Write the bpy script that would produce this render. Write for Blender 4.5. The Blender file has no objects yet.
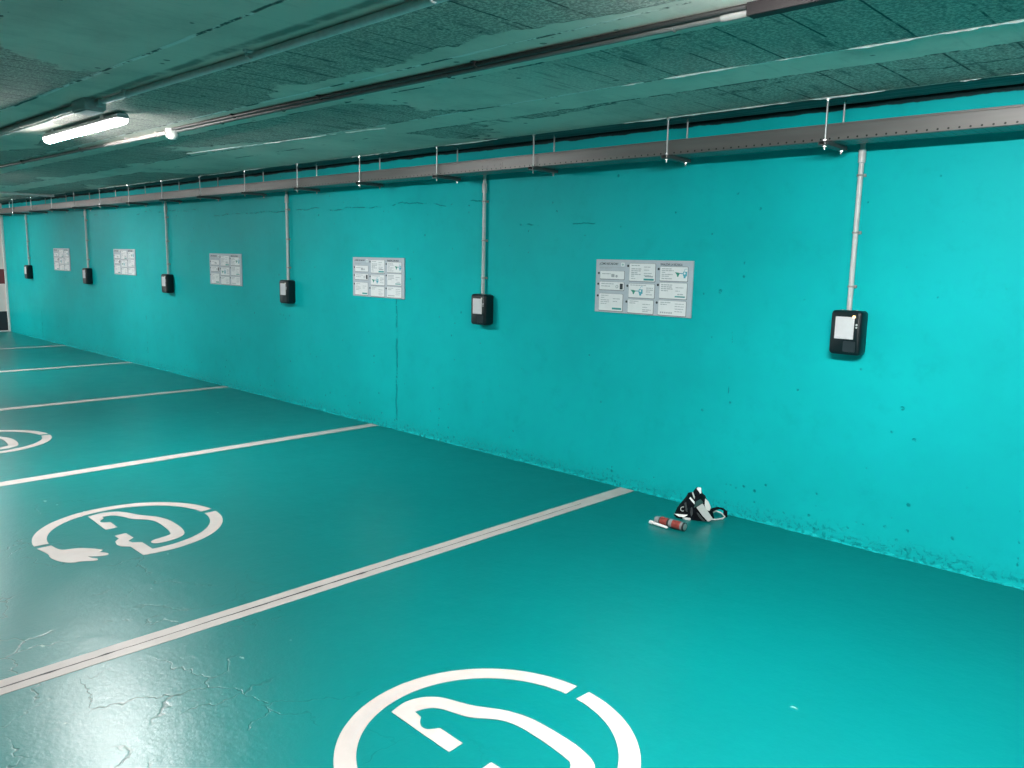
import bpy, bmesh, math, random
from mathutils import Vector, Matrix
random.seed(7)
PI = math.pi
sc = bpy.context.scene
col = sc.collection

# ------------------------------------------------------------------ node helpers
class NT:
    def __init__(s, name):
        s.m = bpy.data.materials.new(name); s.m.use_nodes = True
        s.t = s.m.node_tree; s.t.nodes.clear()
        s.out = s.t.nodes.new('ShaderNodeOutputMaterial')
        s.b = s.t.nodes.new('ShaderNodeBsdfPrincipled')
        s.t.links.new(s.b.outputs[0], s.out.inputs[0])
    def set(s, sock, v):
        if isinstance(v, bpy.types.NodeSocket): s.t.links.new(v, sock)
        elif v is not None:
            if isinstance(v, (tuple, list)) and len(v) == 3 and sock.type == 'RGBA': v = (*v, 1)
            sock.default_value = v
    def P(s, **k):
        for a, v in k.items(): s.set(s.b.inputs[a.replace('_', ' ')], v)
    def pos(s):
        return s.t.nodes.new('ShaderNodeNewGeometry').outputs['Position']
    def objco(s):
        return s.t.nodes.new('ShaderNodeTexCoord').outputs['Object']
    def xyz(s, v):
        n = s.t.nodes.new('ShaderNodeSeparateXYZ'); s.set(n.inputs[0], v); return n.outputs
    def comb(s, x, y, z):
        n = s.t.nodes.new('ShaderNodeCombineXYZ')
        for i, v in enumerate((x, y, z)): s.set(n.inputs[i], v)
        return n.outputs[0]
    def m2(s, op, a, b=None, c=None, clamp=False):
        n = s.t.nodes.new('ShaderNodeMath'); n.operation = op; n.use_clamp = clamp
        for i, v in enumerate((a, b, c)):
            if v is not None: s.set(n.inputs[i], v)
        return n.outputs[0]
    def noise(s, vec, scale, detail=3, rough=.55, dist=0):
        n = s.t.nodes.new('ShaderNodeTexNoise')
        s.set(n.inputs['Vector'], vec); n.inputs['Scale'].default_value = scale
        n.inputs['Detail'].default_value = detail; n.inputs['Roughness'].default_value = rough
        n.inputs['Distortion'].default_value = dist
        return n.outputs[0]
    def vor(s, vec, scale, feat='F1', out='Distance', rnd=1):
        n = s.t.nodes.new('ShaderNodeTexVoronoi'); n.feature = feat
        s.set(n.inputs['Vector'], vec); n.inputs['Scale'].default_value = scale
        n.inputs['Randomness'].default_value = rnd
        return n.outputs[out]
    def ramp(s, v, a, b, lo=0, hi=1):
        n = s.t.nodes.new('ShaderNodeMapRange'); n.interpolation_type = 'SMOOTHSTEP'
        s.set(n.inputs[0], v)
        for i, x in enumerate((a, b, lo, hi)): s.set(n.inputs[1 + i], x)
        return n.outputs[0]
    def mix(s, f, a, b, mode='MIX'):
        n = s.t.nodes.new('ShaderNodeMix'); n.data_type = 'RGBA'; n.blend_type = mode
        s.set(n.inputs[0], f); s.set(n.inputs[6], a); s.set(n.inputs[7], b); return n.outputs[2]
    def bump(s, h, strength, dist=.01, prev=None):
        n = s.t.nodes.new('ShaderNodeBump'); n.inputs['Strength'].default_value = strength
        n.inputs['Distance'].default_value = dist; s.set(n.inputs['Height'], h)
        if prev is not None: s.set(n.inputs['Normal'], prev)
        return n.outputs[0]

def plain(name, c, rough=.5, metal=0, spec=.5, noise=.06, scale=40, bump=0):
    t = NT(name); p = t.objco()
    n = t.noise(p, scale, 3)
    cc = t.mix(t.ramp(n, .3, .7), tuple(x * (1 - noise) for x in c), tuple(min(1, x * (1 + noise)) for x in c))
    t.P(Base_Color=cc, Roughness=rough, Metallic=metal, Specular_IOR_Level=spec)
    if bump: t.P(Normal=t.bump(n, bump, .003))
    return t.m

# ------------------------------------------------------------------ materials
WALL = (.005, .48, .495)
FLOOR = (.0, .165, .162)

def mat_wall():
    t = NT('teal_wall_paint'); p = t.pos(); x, y, z = t.xyz(p)
    big = t.noise(p, .9, 4, .6)
    c = t.mix(t.ramp(big, .35, .7), WALL, tuple(a * .86 for a in WALL))
    c = t.mix(t.ramp(t.noise(p, 6, 6, .72), .5, .72, 0, .22), c, tuple(a * .6 for a in WALL))
    fine = t.noise(p, 26, 6, .65)
    # pocks, denser near the floor
    d = t.vor(p, 30); sel = t.vor(p, 30, out='Color')
    sx = t.xyz(sel)
    clus = t.noise(p, 2.2, 3, .6)
    low = t.ramp(z, .03, .35, .34, 0)
    thr = t.m2('ADD', t.ramp(clus, .48, .72, .03, .24), low)
    pick = t.m2('LESS_THAN', sx[0], thr)
    rad = t.m2('MULTIPLY', sx[1], .26)
    pock = t.m2('MULTIPLY', pick, t.ramp(t.m2('SUBTRACT', d, t.m2('ADD', rad, .05)), -.1, .03, 1, 0))
    pock = t.m2('MULTIPLY', pock, t.ramp(fine, .42, .55))
    # formwork joints: broken vertical cracks
    cr = None
    wob = t.m2('MULTIPLY', t.m2('SUBTRACT', t.noise(p, 7, 4), .5), .05)
    for x0, z0, z1, w, th in ((-2.235, .02, 1.06, .008, .44), (-2.225, 1.34, 1.8, .003, .56), (-4.72, .0, .9, .004, .52), (2.02, .05, .9, .004, .55),
                          (.62, .5, 1.3, .0025, .56), (-7.0, .0, .7, .008, .5), (-10.9, .0, .5, .01, .48), (-11.8, .1, 1.6, .01, .6)):
        dx = t.m2('ABSOLUTE', t.m2('ADD', t.m2('SUBTRACT', x, x0), wob))
        a = t.ramp(dx, w * .5, w * 1.6, 1, 0)
        a = t.m2('MULTIPLY', a, t.m2('MULTIPLY', t.m2('GREATER_THAN', z, z0), t.m2('LESS_THAN', z, z1)))
        a = t.m2('MULTIPLY', a, t.ramp(t.noise(p, 11, 5, .7), th, th + .06))
        cr = a if cr is None else t.m2('MAXIMUM', cr, a)
    for z0, x0, x1, s, th in ((1.735, -5.2, -1.3, .0035, .45), (1.57, -1.0, -.3, .004, .5), (1.8, -9, -5.6, .004, .5)):
        dz = t.m2('ABSOLUTE', t.m2('ADD', t.m2('SUBTRACT', z, z0), t.m2('MULTIPLY', t.m2('SUBTRACT', t.noise(p, 2.5, 5, .6), .5), .14)))
        a = t.ramp(dz, s * .5, s * 1.5, 1, 0)
        a = t.m2('MULTIPLY', a, t.m2('MULTIPLY', t.m2('GREATER_THAN', x, x0), t.m2('LESS_THAN', x, x1)))
        a = t.m2('MULTIPLY', a, t.ramp(t.noise(p, 6, 3, .6), th, th + .08))
        cr = t.m2('MAXIMUM', cr, a)
    basemk = t.m2('MULTIPLY', t.ramp(t.m2('ADD', z, t.m2('MULTIPLY', t.noise(p, 6, 3), .1)), .05, .16, 1, 0), t.ramp(t.noise(p, 45, 4, .7), .50, .60))
    marks = t.m2('MAXIMUM', t.m2('MAXIMUM', pock, cr), t.m2('MULTIPLY', basemk, .85))
    c = t.mix(t.m2('MULTIPLY', marks, .6), c, (.0, .16, .175))
    # dark strip above a ragged edge under the slab, shade painted into the colour
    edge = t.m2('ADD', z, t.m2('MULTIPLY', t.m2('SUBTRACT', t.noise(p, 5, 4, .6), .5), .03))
    slab_shade = t.ramp(edge, 2.064, 2.07)
    c = t.mix(slab_shade, c, (.010, .035, .038))
    rough_low = t.ramp(z, .0, .13, 1, 0)
    h = t.m2('ADD', t.m2('MULTIPLY', big, .5), t.m2('MULTIPLY', fine, t.ramp(rough_low, 0, 1, .12, 1.1)))
    h = t.m2('SUBTRACT', h, t.m2('MULTIPLY', marks, 1.2))
    t.P(Base_Color=c, Roughness=.5, Specular_IOR_Level=.07, Normal=t.bump(h, .6, .007))
    return t.m

def mat_floor():
    t = NT('teal_floor_epoxy'); p = t.pos(); x, y, z = t.xyz(p)
    big = t.noise(p, .7, 3, .5)
    c = t.mix(t.ramp(big, .3, .7), FLOOR, tuple(a * .9 for a in FLOOR))
    c = t.mix(t.m2('LESS_THAN', y, -5.15), c, (.30, .30, .295))      # unseen drive lane behind, grey concrete chosen to whiten bounced light
    # worn, cracked zone in the drive lane side of the first bays
    q = t.m2('SUBTRACT', t.m2('MULTIPLY', y, -1), t.m2('MULTIPLY', t.noise(p, 1.1, 3), 1.6))
    zone = t.ramp(q, 1.3, 2.3)
    warp = t.comb(t.m2('ADD', x, t.m2('MULTIPLY', t.noise(p, 3, 4, .6), .35)), t.m2('ADD', y, t.m2('MULTIPLY', t.noise(p, 3.7, 4, .6), .35)), 0)
    e = t.vor(warp, 3.4, 'DISTANCE_TO_EDGE')
    crack = t.m2('MULTIPLY', t.ramp(e, .003, .014, 1, 0), t.ramp(t.noise(p, 2.6, 3), .44, .54))
    crack = t.m2('MULTIPLY', crack, zone)
    c = t.mix(t.m2('MULTIPLY', crack, .75), c, (.0, .07, .07))
    # pale scuffs and dark specks
    st = t.comb(t.m2('MULTIPLY', x, 9), t.m2('MULTIPLY', y, 16), 0)
    d = t.vor(st, 1.0); s = t.xyz(t.vor(st, 1.0, out='Color'))
    sc1 = t.m2('MULTIPLY', t.m2('LESS_THAN', s[0], t.ramp(zone, 0, 1, .02, .16)), t.ramp(t.m2('ADD', d, t.m2('MULTIPLY', t.noise(p, 40, 3), .35)), .24, .3, 1, 0))
    c = t.mix(t.m2('MULTIPLY', sc1, .55), c, (.38, .6, .57))
    st2 = t.comb(t.m2('MULTIPLY', x, 11), t.m2('MULTIPLY', y, 11), 3.3)
    d2 = t.vor(st2, 1.0); s2 = t.xyz(t.vor(st2, 1.0, out='Color'))
    sp = t.m2('MULTIPLY', t.m2('MULTIPLY', t.m2('LESS_THAN', s2[0], .04), zone), t.ramp(d2, .06, .1, 1, 0))
    c = t.mix(t.m2('MULTIPLY', sp, .8), c, (.01, .03, .03))
    h = t.m2('ADD', t.noise(p, 9, 4, .6), t.m2('MULTIPLY', t.noise(p, 55, 3, .6), t.m2('ADD', t.m2('MULTIPLY', zone, .25), .15)))
    h = t.m2('SUBTRACT', h, t.m2('MULTIPLY', crack, .35))
    r = t.ramp(t.noise(p, 5, 4, .6), .2, .8, .315, .345)
    t.P(Base_Color=c, Roughness=r, Specular_IOR_Level=.42, Normal=t.bump(h, .28, .006))
    return t.m

def mat_ceiling():
    t = NT('painted_block_slab'); p = t.pos(); x, y, z = t.xyz(p)
    wob = t.m2('MULTIPLY', t.m2('SUBTRACT', t.noise(p, 3.5, 5, .65), .5), .03)
    v = t.m2('DIVIDE', t.m2('ADD', t.m2('SUBTRACT', t.m2('MULTIPLY', y, -1), .265), wob), .765)
    fr = t.m2('FRACT', v)
    block = t.m2('LESS_THAN', fr, .665)
    pn = t.noise(t.comb(t.m2('MULTIPLY', x, .6), y, 4.1), .8, 1.5, .4)
    pn = t.m2('ADD', pn, t.m2('MULTIPLY', t.m2('SUBTRACT', t.noise(p, 7, 4, .6), .5), .07))
    plaster = t.ramp(pn, .525, .535)                         # smooth render spread over the blocks
    near = t.ramp(x, -.2, 1.2, 0, 1)
    plaster = t.m2('MULTIPLY', plaster, t.m2('SUBTRACT', 1, t.m2('MULTIPLY', near, t.m2('GREATER_THAN', y, -1.55))))
    rough = t.m2('MULTIPLY', block, t.m2('SUBTRACT', 1, plaster))
    gr = t.noise(p, 85, 4, .75); gr2 = t.vor(p, 95)
    # joints between blocks
    jx = t.m2('ABSOLUTE', t.m2('SUBTRACT', t.m2('FRACT', t.m2('DIVIDE', t.m2('ADD', t.m2('ADD', x, .008), t.m2('MULTIPLY', wob, .5)), .222)), .5))
    joint = t.m2('MULTIPLY', t.ramp(jx, .476, .49), rough)
    joint = t.m2('MULTIPLY', joint, t.ramp(t.noise(p, 6, 4, .7), .38, .52))
    # seams along the ribs, broken up; some stand proud and catch the light
    e1 = t.m2('ABSOLUTE', t.m2('SUBTRACT', fr, .665))
    e2 = t.m2('MINIMUM', fr, t.m2('SUBTRACT', 1, fr))
    e = t.m2('MINIMUM', e1, e2)
    seam = t.ramp(e, .004, .014, 1, 0)
    brk = t.noise(p, 4.5, 5, .75)
    dark = t.m2('MULTIPLY', seam, t.ramp(brk, .5, .56))
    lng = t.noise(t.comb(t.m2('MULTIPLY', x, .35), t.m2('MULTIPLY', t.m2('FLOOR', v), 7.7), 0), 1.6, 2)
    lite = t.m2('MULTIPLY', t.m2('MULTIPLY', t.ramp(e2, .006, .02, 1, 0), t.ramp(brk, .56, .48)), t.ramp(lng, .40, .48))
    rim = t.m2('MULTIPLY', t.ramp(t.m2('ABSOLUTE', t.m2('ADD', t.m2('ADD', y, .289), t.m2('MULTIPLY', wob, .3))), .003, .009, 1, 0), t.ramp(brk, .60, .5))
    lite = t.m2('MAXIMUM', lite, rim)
    # outline of the plaster patches
    po = t.ramp(t.m2('ABSOLUTE', t.m2('SUBTRACT', pn, .53)), .001, .004, 1, 0)
    po = t.m2('MULTIPLY', t.m2('MULTIPLY', po, block), t.ramp(t.noise(p, 3, 3), .46, .54))
    rs = t.m2('ABSOLUTE', t.m2('ADD', t.m2('ADD', y, 2.385), wob))
    rs = t.m2('MULTIPLY', t.ramp(rs, .008, .03, 1, 0), t.ramp(t.noise(p, 3, 4, .6), .36, .5))
    crack = t.m2('MAXIMUM', t.m2('MAXIMUM', joint, dark), t.m2('MULTIPLY', po, .8))
    crack = t.m2('MAXIMUM', crack, t.m2('MULTIPLY', rs, .7))
    # roughcast streaks along the blocks
    fin = t.noise(t.comb(t.m2('MULTIPLY', x, 12), t.m2('MULTIPLY', y, 1.6), 0), 2, 5, .7)
    base = t.mix(t.ramp(t.noise(p, 1.3, 4), .35, .65), (.60, .60, .53), (.52, .53, .47))
    c = t.mix(t.m2('MULTIPLY', rough, t.ramp(gr, .42, .62, .95, .15)), base, (.22, .23, .212))
    c = t.mix(t.m2('MULTIPLY', t.ramp(fin, .53, .66), t.m2('ADD', t.m2('MULTIPLY', rough, .55), .12)), c, (.09, .105, .10))
    mot = t.noise(p, 2.2, 6, .7)
    c = t.mix(t.ramp(mot, .45, .7, 0, .35), c, (.22, .24, .225))
    pit = t.vor(p, 14); pc = t.xyz(t.vor(p, 14, out='Color'))
    pits = t.m2('MULTIPLY', t.m2('LESS_THAN', pc[0], .05), t.ramp(t.m2('ADD', pit, t.m2('MULTIPLY', gr, .3)), .28, .36, 1, 0))
    c = t.mix(t.m2('MULTIPLY', pits, .7), c, (.04, .05, .05))
    c = t.mix(t.m2('MULTIPLY', crack, .9), c, (.035, .045, .045))
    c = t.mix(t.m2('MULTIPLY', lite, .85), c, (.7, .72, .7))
    h = t.m2('MULTIPLY', rough, t.m2('ADD', t.m2('MULTIPLY', gr, 1.0), t.m2('MULTIPLY', gr2, .6)))
    h = t.m2('ADD', h, t.m2('MULTIPLY', t.noise(p, 5, 4, .6), .35))
    h = t.m2('SUBTRACT', h, t.m2('MULTIPLY', t.ramp(fin, .5, .7), t.m2('ADD', t.m2('MULTIPLY', rough, .8), .1)))
    h = t.m2('SUBTRACT', h, t.m2('MULTIPLY', crack, 1.2))
    h = t.m2('ADD', h, t.m2('MULTIPLY', lite, 1.0))
    t.P(Base_Color=c, Roughness=.75, Specular_IOR_Level=.25, Normal=t.bump(h, .55, .008))
    return t.m

def mat_strip():
    t = NT('bare_slab_edge'); p = t.pos(); x, y, z = t.xyz(p)
    st = t.noise(t.comb(t.m2('MULTIPLY', x, .5), t.m2('MULTIPLY', y, 14), 0), 3, 4, .65)
    c = t.mix(t.ramp(st, .45, .6), (.18, .19, .195), (.28, .29, .295))
    c = t.mix(t.ramp(st, .66, .7), c, (.5, .52, .52))
    t.P(Base_Color=c, Roughness=.8, Specular_IOR_Level=.2, Normal=t.bump(st, .5, .01))
    return t.m

def mat_endwall():
    t = NT('banded_wall_paint'); p = t.pos(); x, y, z = t.xyz(p)
    n = t.noise(p, 3, 3)
    c = t.mix(t.ramp(n, .3, .7), (.86, .70, .67), (.80, .64, .62))
    red = t.m2('MULTIPLY', t.m2('GREATER_THAN', z, .79), t.m2('LESS_THAN', z, 1.03))
    c = t.mix(red, c, (.20, .035, .04))
    c = t.mix(t.m2('LESS_THAN', z, .335), c, (.022, .024, .032))
    t.P(Base_Color=c, Roughness=.5, Normal=t.bump(n, .1, .004))
    return t.m

def mat_mark():
    t = NT('white_road_paint'); p = t.pos()
    n = t.noise(p, 7, 4, .6); f = t.noise(p, 120, 3, .7)
    c = t.mix(t.ramp(n, .35, .7), (.45, .42, .40), (.41, .38, .36))
    c = t.mix(t.m2('MULTIPLY', t.ramp(f, .62, .7), t.ramp(n, .45, .65)), c, (.42, .42, .40))
    t.P(Base_Color=c, Roughness=.5, Specular_IOR_Level=.4, Normal=t.bump(f, .15, .002))
    return t.m

def mat_tray():
    t = NT('galvanised_tray'); p = t.pos(); x, y, z = t.xyz(p)
    n = t.noise(t.comb(t.m2('MULTIPLY', x, .6), t.m2('MULTIPLY', y, 6), t.m2('MULTIPLY', z, 6)), 3, 3)
    c = t.mix(t.ramp(n, .3, .7), (.16, .158, .152), (.135, .132, .128))
    # punched holes: a row at the foot of the flange and rows in the base
    fx = t.m2('MULTIPLY', t.m2('SUBTRACT', t.m2('FRACT', t.m2('DIVIDE', x, .04)), .5), .04)
    dz = t.m2('SUBTRACT', z, 1.900)
    d1 = t.m2('SQRT', t.m2('ADD', t.m2('MULTIPLY', fx, fx), t.m2('MULTIPLY', dz, dz)))
    front = t.m2('LESS_THAN', y, -.2689)
    hole1 = t.m2('MULTIPLY', t.ramp(d1, .0035, .005, 1, 0), front)
    fy = t.m2('MULTIPLY', t.m2('SUBTRACT', t.m2('FRACT', t.m2('DIVIDE', y, .03)), .5), .03)
    d2 = t.m2('SQRT', t.m2('ADD', t.m2('MULTIPLY', fx, fx), t.m2('MULTIPLY', fy, fy)))
    low = t.m2('LESS_THAN', z, 1.8895)
    hole2 = t.m2('MULTIPLY', t.ramp(d2, .0045, .006, 1, 0), low)
    c = t.mix(t.m2('MAXIMUM', hole1, hole2), c, (.01, .015, .015))
    t.P(Base_Color=c, Roughness=.42, Metallic=.35, Specular_IOR_Level=.5)
    return t.m

def lamp_mat(name, gain=1.0, side=5):
    # opal cover over a row of LEDs that point down: brightest straight below, dimmer at its sides
    t = NT(name); g = t.t.nodes.new('ShaderNodeNewGeometry').outputs['True Normal']
    dn = t.m2('MAXIMUM', t.m2('MULTIPLY', t.xyz(g)[2], -1), 0)
    st = t.m2('ADD', t.m2('MULTIPLY', t.m2('POWER', dn, 3.5), 215 * gain), side)
    t.P(Base_Color=(.8, .8, .8), Emission_Color=(1, .965, .945, 1), Emission_Strength=st, Roughness=.4)
    return t.m
def emit(name, c, s):
    t = NT(name); t.P(Base_Color=(.8, .8, .8), Emission_Color=c, Emission_Strength=s, Roughness=.4); return t.m

M = dict(
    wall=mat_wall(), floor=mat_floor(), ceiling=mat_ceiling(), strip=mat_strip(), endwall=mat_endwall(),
    mark=mat_mark(), tray=mat_tray(),
    offwhite=plain('white_trim_paint', (.75, .73, .72), .5),
    plainwall=plain('grey_wall_paint', (.34, .34, .34), .7),
    galv=plain('zinc_steel', (.42, .44, .44), .33, .7),
    zincbright=plain('bright_zinc_nut', (.8, .82, .82), .2, .8),
    strut=plain('dark_strut_steel', (.10, .105, .105), .5, .4),
    pvc=plain('grey_conduit_plastic', (.55, .57, .565), .35, 0),
    pvcdark=plain('dark_grey_conduit', (.075, .085, .083), .5),
    cable=plain('black_line', (.015, .016, .016), .5),
    finpaint=plain('pale_mortar_fin', (.70, .72, .70), .8, noise=.15, scale=25),
    foldgrey=plain('dark_grey_bag_fold', (.05, .062, .066), .8, spec=.15),
    couple=plain('mid_grey_coupling', (.16, .17, .165), .5),
    pvcwhite=plain('white_conduit_plastic', (.36, .335, .32), .6, spec=.2),
    bar=plain('dark_brown_trunking', (.006, .005, .0055), .6, spec=.2),
    box=plain('grey_junction_plastic', (.33, .35, .35), .45),
    black=plain('black_box_plastic', (.004, .013, .016), .42, spec=.3),
    blacksoft=plain('charcoal_window', (.022, .036, .042), .3),
    sticker=plain('white_sticker', (.62, .63, .65), .5, noise=.02),
    icon=plain('pale_icon_print', (.6, .65, .65), .4),
    amber=emit('amber_led', (1, .50, .10), 1.1),
    led=plain('pale_led_lens', (.75, .74, .66), .3),
    panel=plain('pale_grey_panel', (.46, .53, .59), .45, noise=.03),
    card=plain('white_card_print', (.80, .83, .845), .5, noise=.02),
    cardshade=plain('grey_card_border', (.25, .28, .30), .6),
    ink=plain('dark_print_ink', (.02, .035, .045), .6),
    greyink=plain('grey_print_ink', (.38, .43, .46), .6),
    tealink=plain('teal_print_ink', (.03, .32, .31), .6),
    blueink=plain('blue_print_ink', (.08, .40, .50), .6),
    greenink=plain('green_print_ink', (.03, .27, .20), .6),
    housing=plain('lamp_housing_plastic', (.45, .44, .46), .5),
    tube=lamp_mat('lit_lamp_diffuser'), tubebright=lamp_mat('bright_lamp_diffuser', 1.38, 46),
    bagblack=plain('black_bag_fabric', (.0035, .006, .009), .8, noise=.5, scale=60, bump=.5, spec=.12),
    baggrey=plain('grey_bag_fabric', (.42, .47, .46), .75, bump=.2),
    bagpale=plain('pale_bag_fabric', (.60, .62, .60), .75, bump=.2),
    bagwhite=plain('white_bag_strap', (.82, .84, .83), .6),
    bagdgreen=plain('dark_green_bag_fabric', (.008, .06, .055), .75, bump=.2),
    canred=plain('red_can_label', (.27, .045, .036), .4, noise=.3, scale=55),
    candark=plain('black_can_band', (.02, .025, .025), .35),
    cangrey=plain('grey_can_band', (.22, .25, .26), .45),
    canmetal=plain('steel_can_rim', (.45, .47, .46), .3, .7),
    groove=plain('joint_filler_dark', (.03, .033, .033), .8),
)

# ------------------------------------------------------------------ mesh helpers
class MB:
    def __init__(s): s.bm = bmesh.new()
    def box(s, a, b, bev=0, seg=2):
        r = bmesh.ops.create_cube(s.bm, size=1)
        vs = r['verts']
        for v in vs:
            v.co = Vector([(a[i] + b[i]) / 2 + v.co[i] * (b[i] - a[i]) for i in range(3)])
        if bev:
            es = list({e for v in vs for e in v.link_edges})
            bmesh.ops.bevel(s.bm, geom=es, offset=bev, segments=seg, affect='EDGES', profile=.5)
        return s
    def prism(s, pts, axis, t0, t1):
        """polygon (list of 2-D points) extruded along an axis"""
        def mk(p, t):
            return {'x': (t, p[0], p[1]), 'y': (p[0], t, p[1]), 'z': (p[0], p[1], t)}[axis]
        A = [s.bm.verts.new(mk(p, t0)) for p in pts]; B = [s.bm.verts.new(mk(p, t1)) for p in pts]
        n = len(pts)
        s.bm.faces.new(A); s.bm.faces.new(B[::-1])
        for i in range(n): s.bm.faces.new((A[i], B[i], B[(i + 1) % n], A[(i + 1) % n]))
        return s
    def tube(s, pts, r, seg=12, caps=True):
        pts = [Vector(p) for p in pts]; rings = []
        rs = r if isinstance(r, (list, tuple)) else [r] * len(pts)
        up = None
        for i, p in enumerate(pts):
            d = (pts[min(i + 1, len(pts) - 1)] - pts[max(i - 1, 0)]).normalized()
            if up is None: up = Vector((0, 0, 1)) if abs(d.z) < .9 else Vector((1, 0, 0))
            u = d.cross(up).normalized(); v = u.cross(d).normalized(); up = v
            rings.append([s.bm.verts.new(p + (u * math.cos(2 * PI * k / seg) + v * math.sin(2 * PI * k / seg)) * rs[i]) for k in range(seg)])
        for A, B in zip(rings, rings[1:]):
            for k in range(seg): s.bm.faces.new((A[k], A[(k + 1) % seg], B[(k + 1) % seg], B[k]))
        if caps: s.bm.faces.new(rings[0][::-1]); s.bm.faces.new(rings[-1])
        return s
    def torus(s, c, nrm, R, r, seg=20, a0=0, a1=2 * PI):
        n = Vector(nrm).normalized(); u = n.orthogonal().normalized(); v = n.cross(u)
        pts = [Vector(c) + (u * math.cos(a) + v * math.sin(a)) * R for a in [a0 + (a1 - a0) * k / seg for k in range(seg + 1)]]
        return s.tube(pts, r, 8)
    def ribbon(s, pts, nrm, w, t):
        """flat band following pts; width along nrm x tangent, thickness along nrm"""
        pts = [Vector(p) for p in pts]; n = Vector(nrm).normalized(); rings = []
        for i, p in enumerate(pts):
            d = (pts[min(i + 1, len(pts) - 1)] - pts[max(i - 1, 0)]).normalized()
            u = d.cross(n).normalized()
            rings.append([s.bm.verts.new(p + u * a * w / 2 + n * b * t / 2) for a, b in ((-1, -1), (1, -1), (1, 1), (-1, 1))])
        for A, B in zip(rings, rings[1:]):
            for k in range(4): s.bm.faces.new((A[k], A[(k + 1) % 4], B[(k + 1) % 4], B[k]))
        s.bm.faces.new(rings[0][::-1]); s.bm.faces.new(rings[-1])
        return s
    def xf(s, mat):
        bmesh.ops.transform(s.bm, matrix=mat, verts=s.bm.verts); return s
    def build(s, name, mat, parent=None, smooth=False, loc=None, mats=None):
        bmesh.ops.recalc_face_normals(s.bm, faces=s.bm.faces)
        me = bpy.data.meshes.new(name); s.bm.to_mesh(me); s.bm.free()
        o = bpy.data.objects.new(name, me); col.objects.link(o)
        for m in ([mat] if mat else []) + (mats or []): me.materials.append(m)
        if parent: o.parent = parent
        if loc: o.location = loc
        if smooth:
            for f in me.polygons: f.use_smooth = True
            try: me.set_sharp_from_angle(angle=math.radians(40))
            except Exception: pass
        return o

def tag(o, label, cat, group=None):
    o['label'] = label; o['category'] = cat
    if group: o['group'] = group
    return o
def empty(name, loc, label, cat, group=None):
    o = bpy.data.objects.new(name, None); col.objects.link(o); o.location = loc; o.empty_display_size = .05
    return tag(o, label, cat, group)
def struct(o): o['kind'] = 'structure'; return o
def copy_tree(o, loc, label=None, group=None):
    r = o.copy(); col.objects.link(r); r.location = loc
    if label: r['label'] = label
    if group: r['group'] = group
    for ch in list(o.children):
        c = ch.copy(); col.objects.link(c); c.parent = r
        for g in list(ch.children):
            d = g.copy(); col.objects.link(d); d.parent = c
    return r

# ------------------------------------------------------------------ the garage shell
XL, XR, YB, H = -12.6, 8.0, -11.0, 2.073
struct(MB().box((XL - .2, YB, -.12), (XR, .2, 0)).build('floor', M['floor']))
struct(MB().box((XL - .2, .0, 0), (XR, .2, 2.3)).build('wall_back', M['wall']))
struct(MB().box((XL - .2, YB, H), (XR, -.283, 2.3)).build('ceiling', M['ceiling']))
struct(MB().box((XL - .2, -.283, 2.092), (XR, 0, 2.3)).build('trim_1', M['strip']))
struct(MB().box((XL - .2, YB, 0), (XL, -.0, 2.1)).build('wall_left', M['endwall']))
struct(MB().box((XR, YB, 0), (XR + .2, .2, 2.3)).build('wall_right', M['plainwall']))
struct(MB().box((XL - .2, YB - .2, 0), (XR + .2, YB, 2.3)).build('wall_front', M['plainwall']))
struct(MB().box((XL, -.032, 0), (XL + .03, -.0, 2.03), .004).build('trim_2', M['offwhite']))
struct(MB().box((XL, YB, 0), (XL + .012, -.034, .02), .003).build('baseboard_left', M['offwhite']))

# rough fillet of paint and mortar where wall and floor meet
def mortar():
    m = MB(); bm = m.bm; n = 900; prev = None
    for i in range(n + 1):
        x = XL + .03 + (XR - XL - .03) * i / n
        a = .006 + .010 * random.random() ** 2; b = .006 + .022 * random.random() ** 2
        cur = [bm.verts.new((x, .005, b)), bm.verts.new((x, -a * .6, b * .55)), bm.verts.new((x, -a, -.002)), bm.verts.new((x, .005, -.002))]
        if prev:
            for k in range(4): bm.faces.new((prev[k], prev[(k + 1) % 4], cur[(k + 1) % 4], cur[k]))
        else: bm.faces.new(cur)
        prev = cur
    bm.faces.new(prev[::-1])
    return m
struct(mortar().build('trim_3', M['wall']))

# fins of mortar and paint standing proud of the slab: along its edge and along two rib joints
def fin(x0, x1, y0, y1, hmax, wmax, seed, gap):
    m = MB(); bm = m.bm; r = random.Random(seed); n = int((x1 - x0) / .018); prev = None; a = .5
    for i in range(n + 1):
        t = i / n; x = x0 + (x1 - x0) * t
        a = min(1, max(0, a + r.uniform(-.28, .28)))
        k = max(0.0, (a - gap) / (1 - gap)); h = .0006 + hmax * k * r.uniform(.7, 1); w = .001 + wmax * (.35 + .65 * k)
        y = y0 + (y1 - y0) * t + .004 * math.sin(x * 5) + r.uniform(-.0012, .0012)
        z = H + .002 if k > 0 else H + .006
        cur = [bm.verts.new((x, y - w, z)), bm.verts.new((x, y - w * .4, z - .002 - h)), bm.verts.new((x, y + w * .4, z - .002 - h)), bm.verts.new((x, y + w, z))]
        if prev:
            for q in range(4): bm.faces.new((prev[q], prev[(q + 1) % 4], cur[(q + 1) % 4], cur[q]))
        else: bm.faces.new(cur)
        prev = cur
    bm.faces.new(prev[::-1])
    return m
struct(fin(-11, 4.5, -.289, -.289, .006, .009, 5, .35).build('trim_4', M['finpaint']))
struct(fin(.6, 5, -1.03, -1.03, .007, .010, 8, .25).build('trim_5', M['finpaint']))
struct(fin(-3.3, -1.1, -1.13, -.97, .006, .008, 9, .3).build('trim_6', M['finpaint']))

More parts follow.
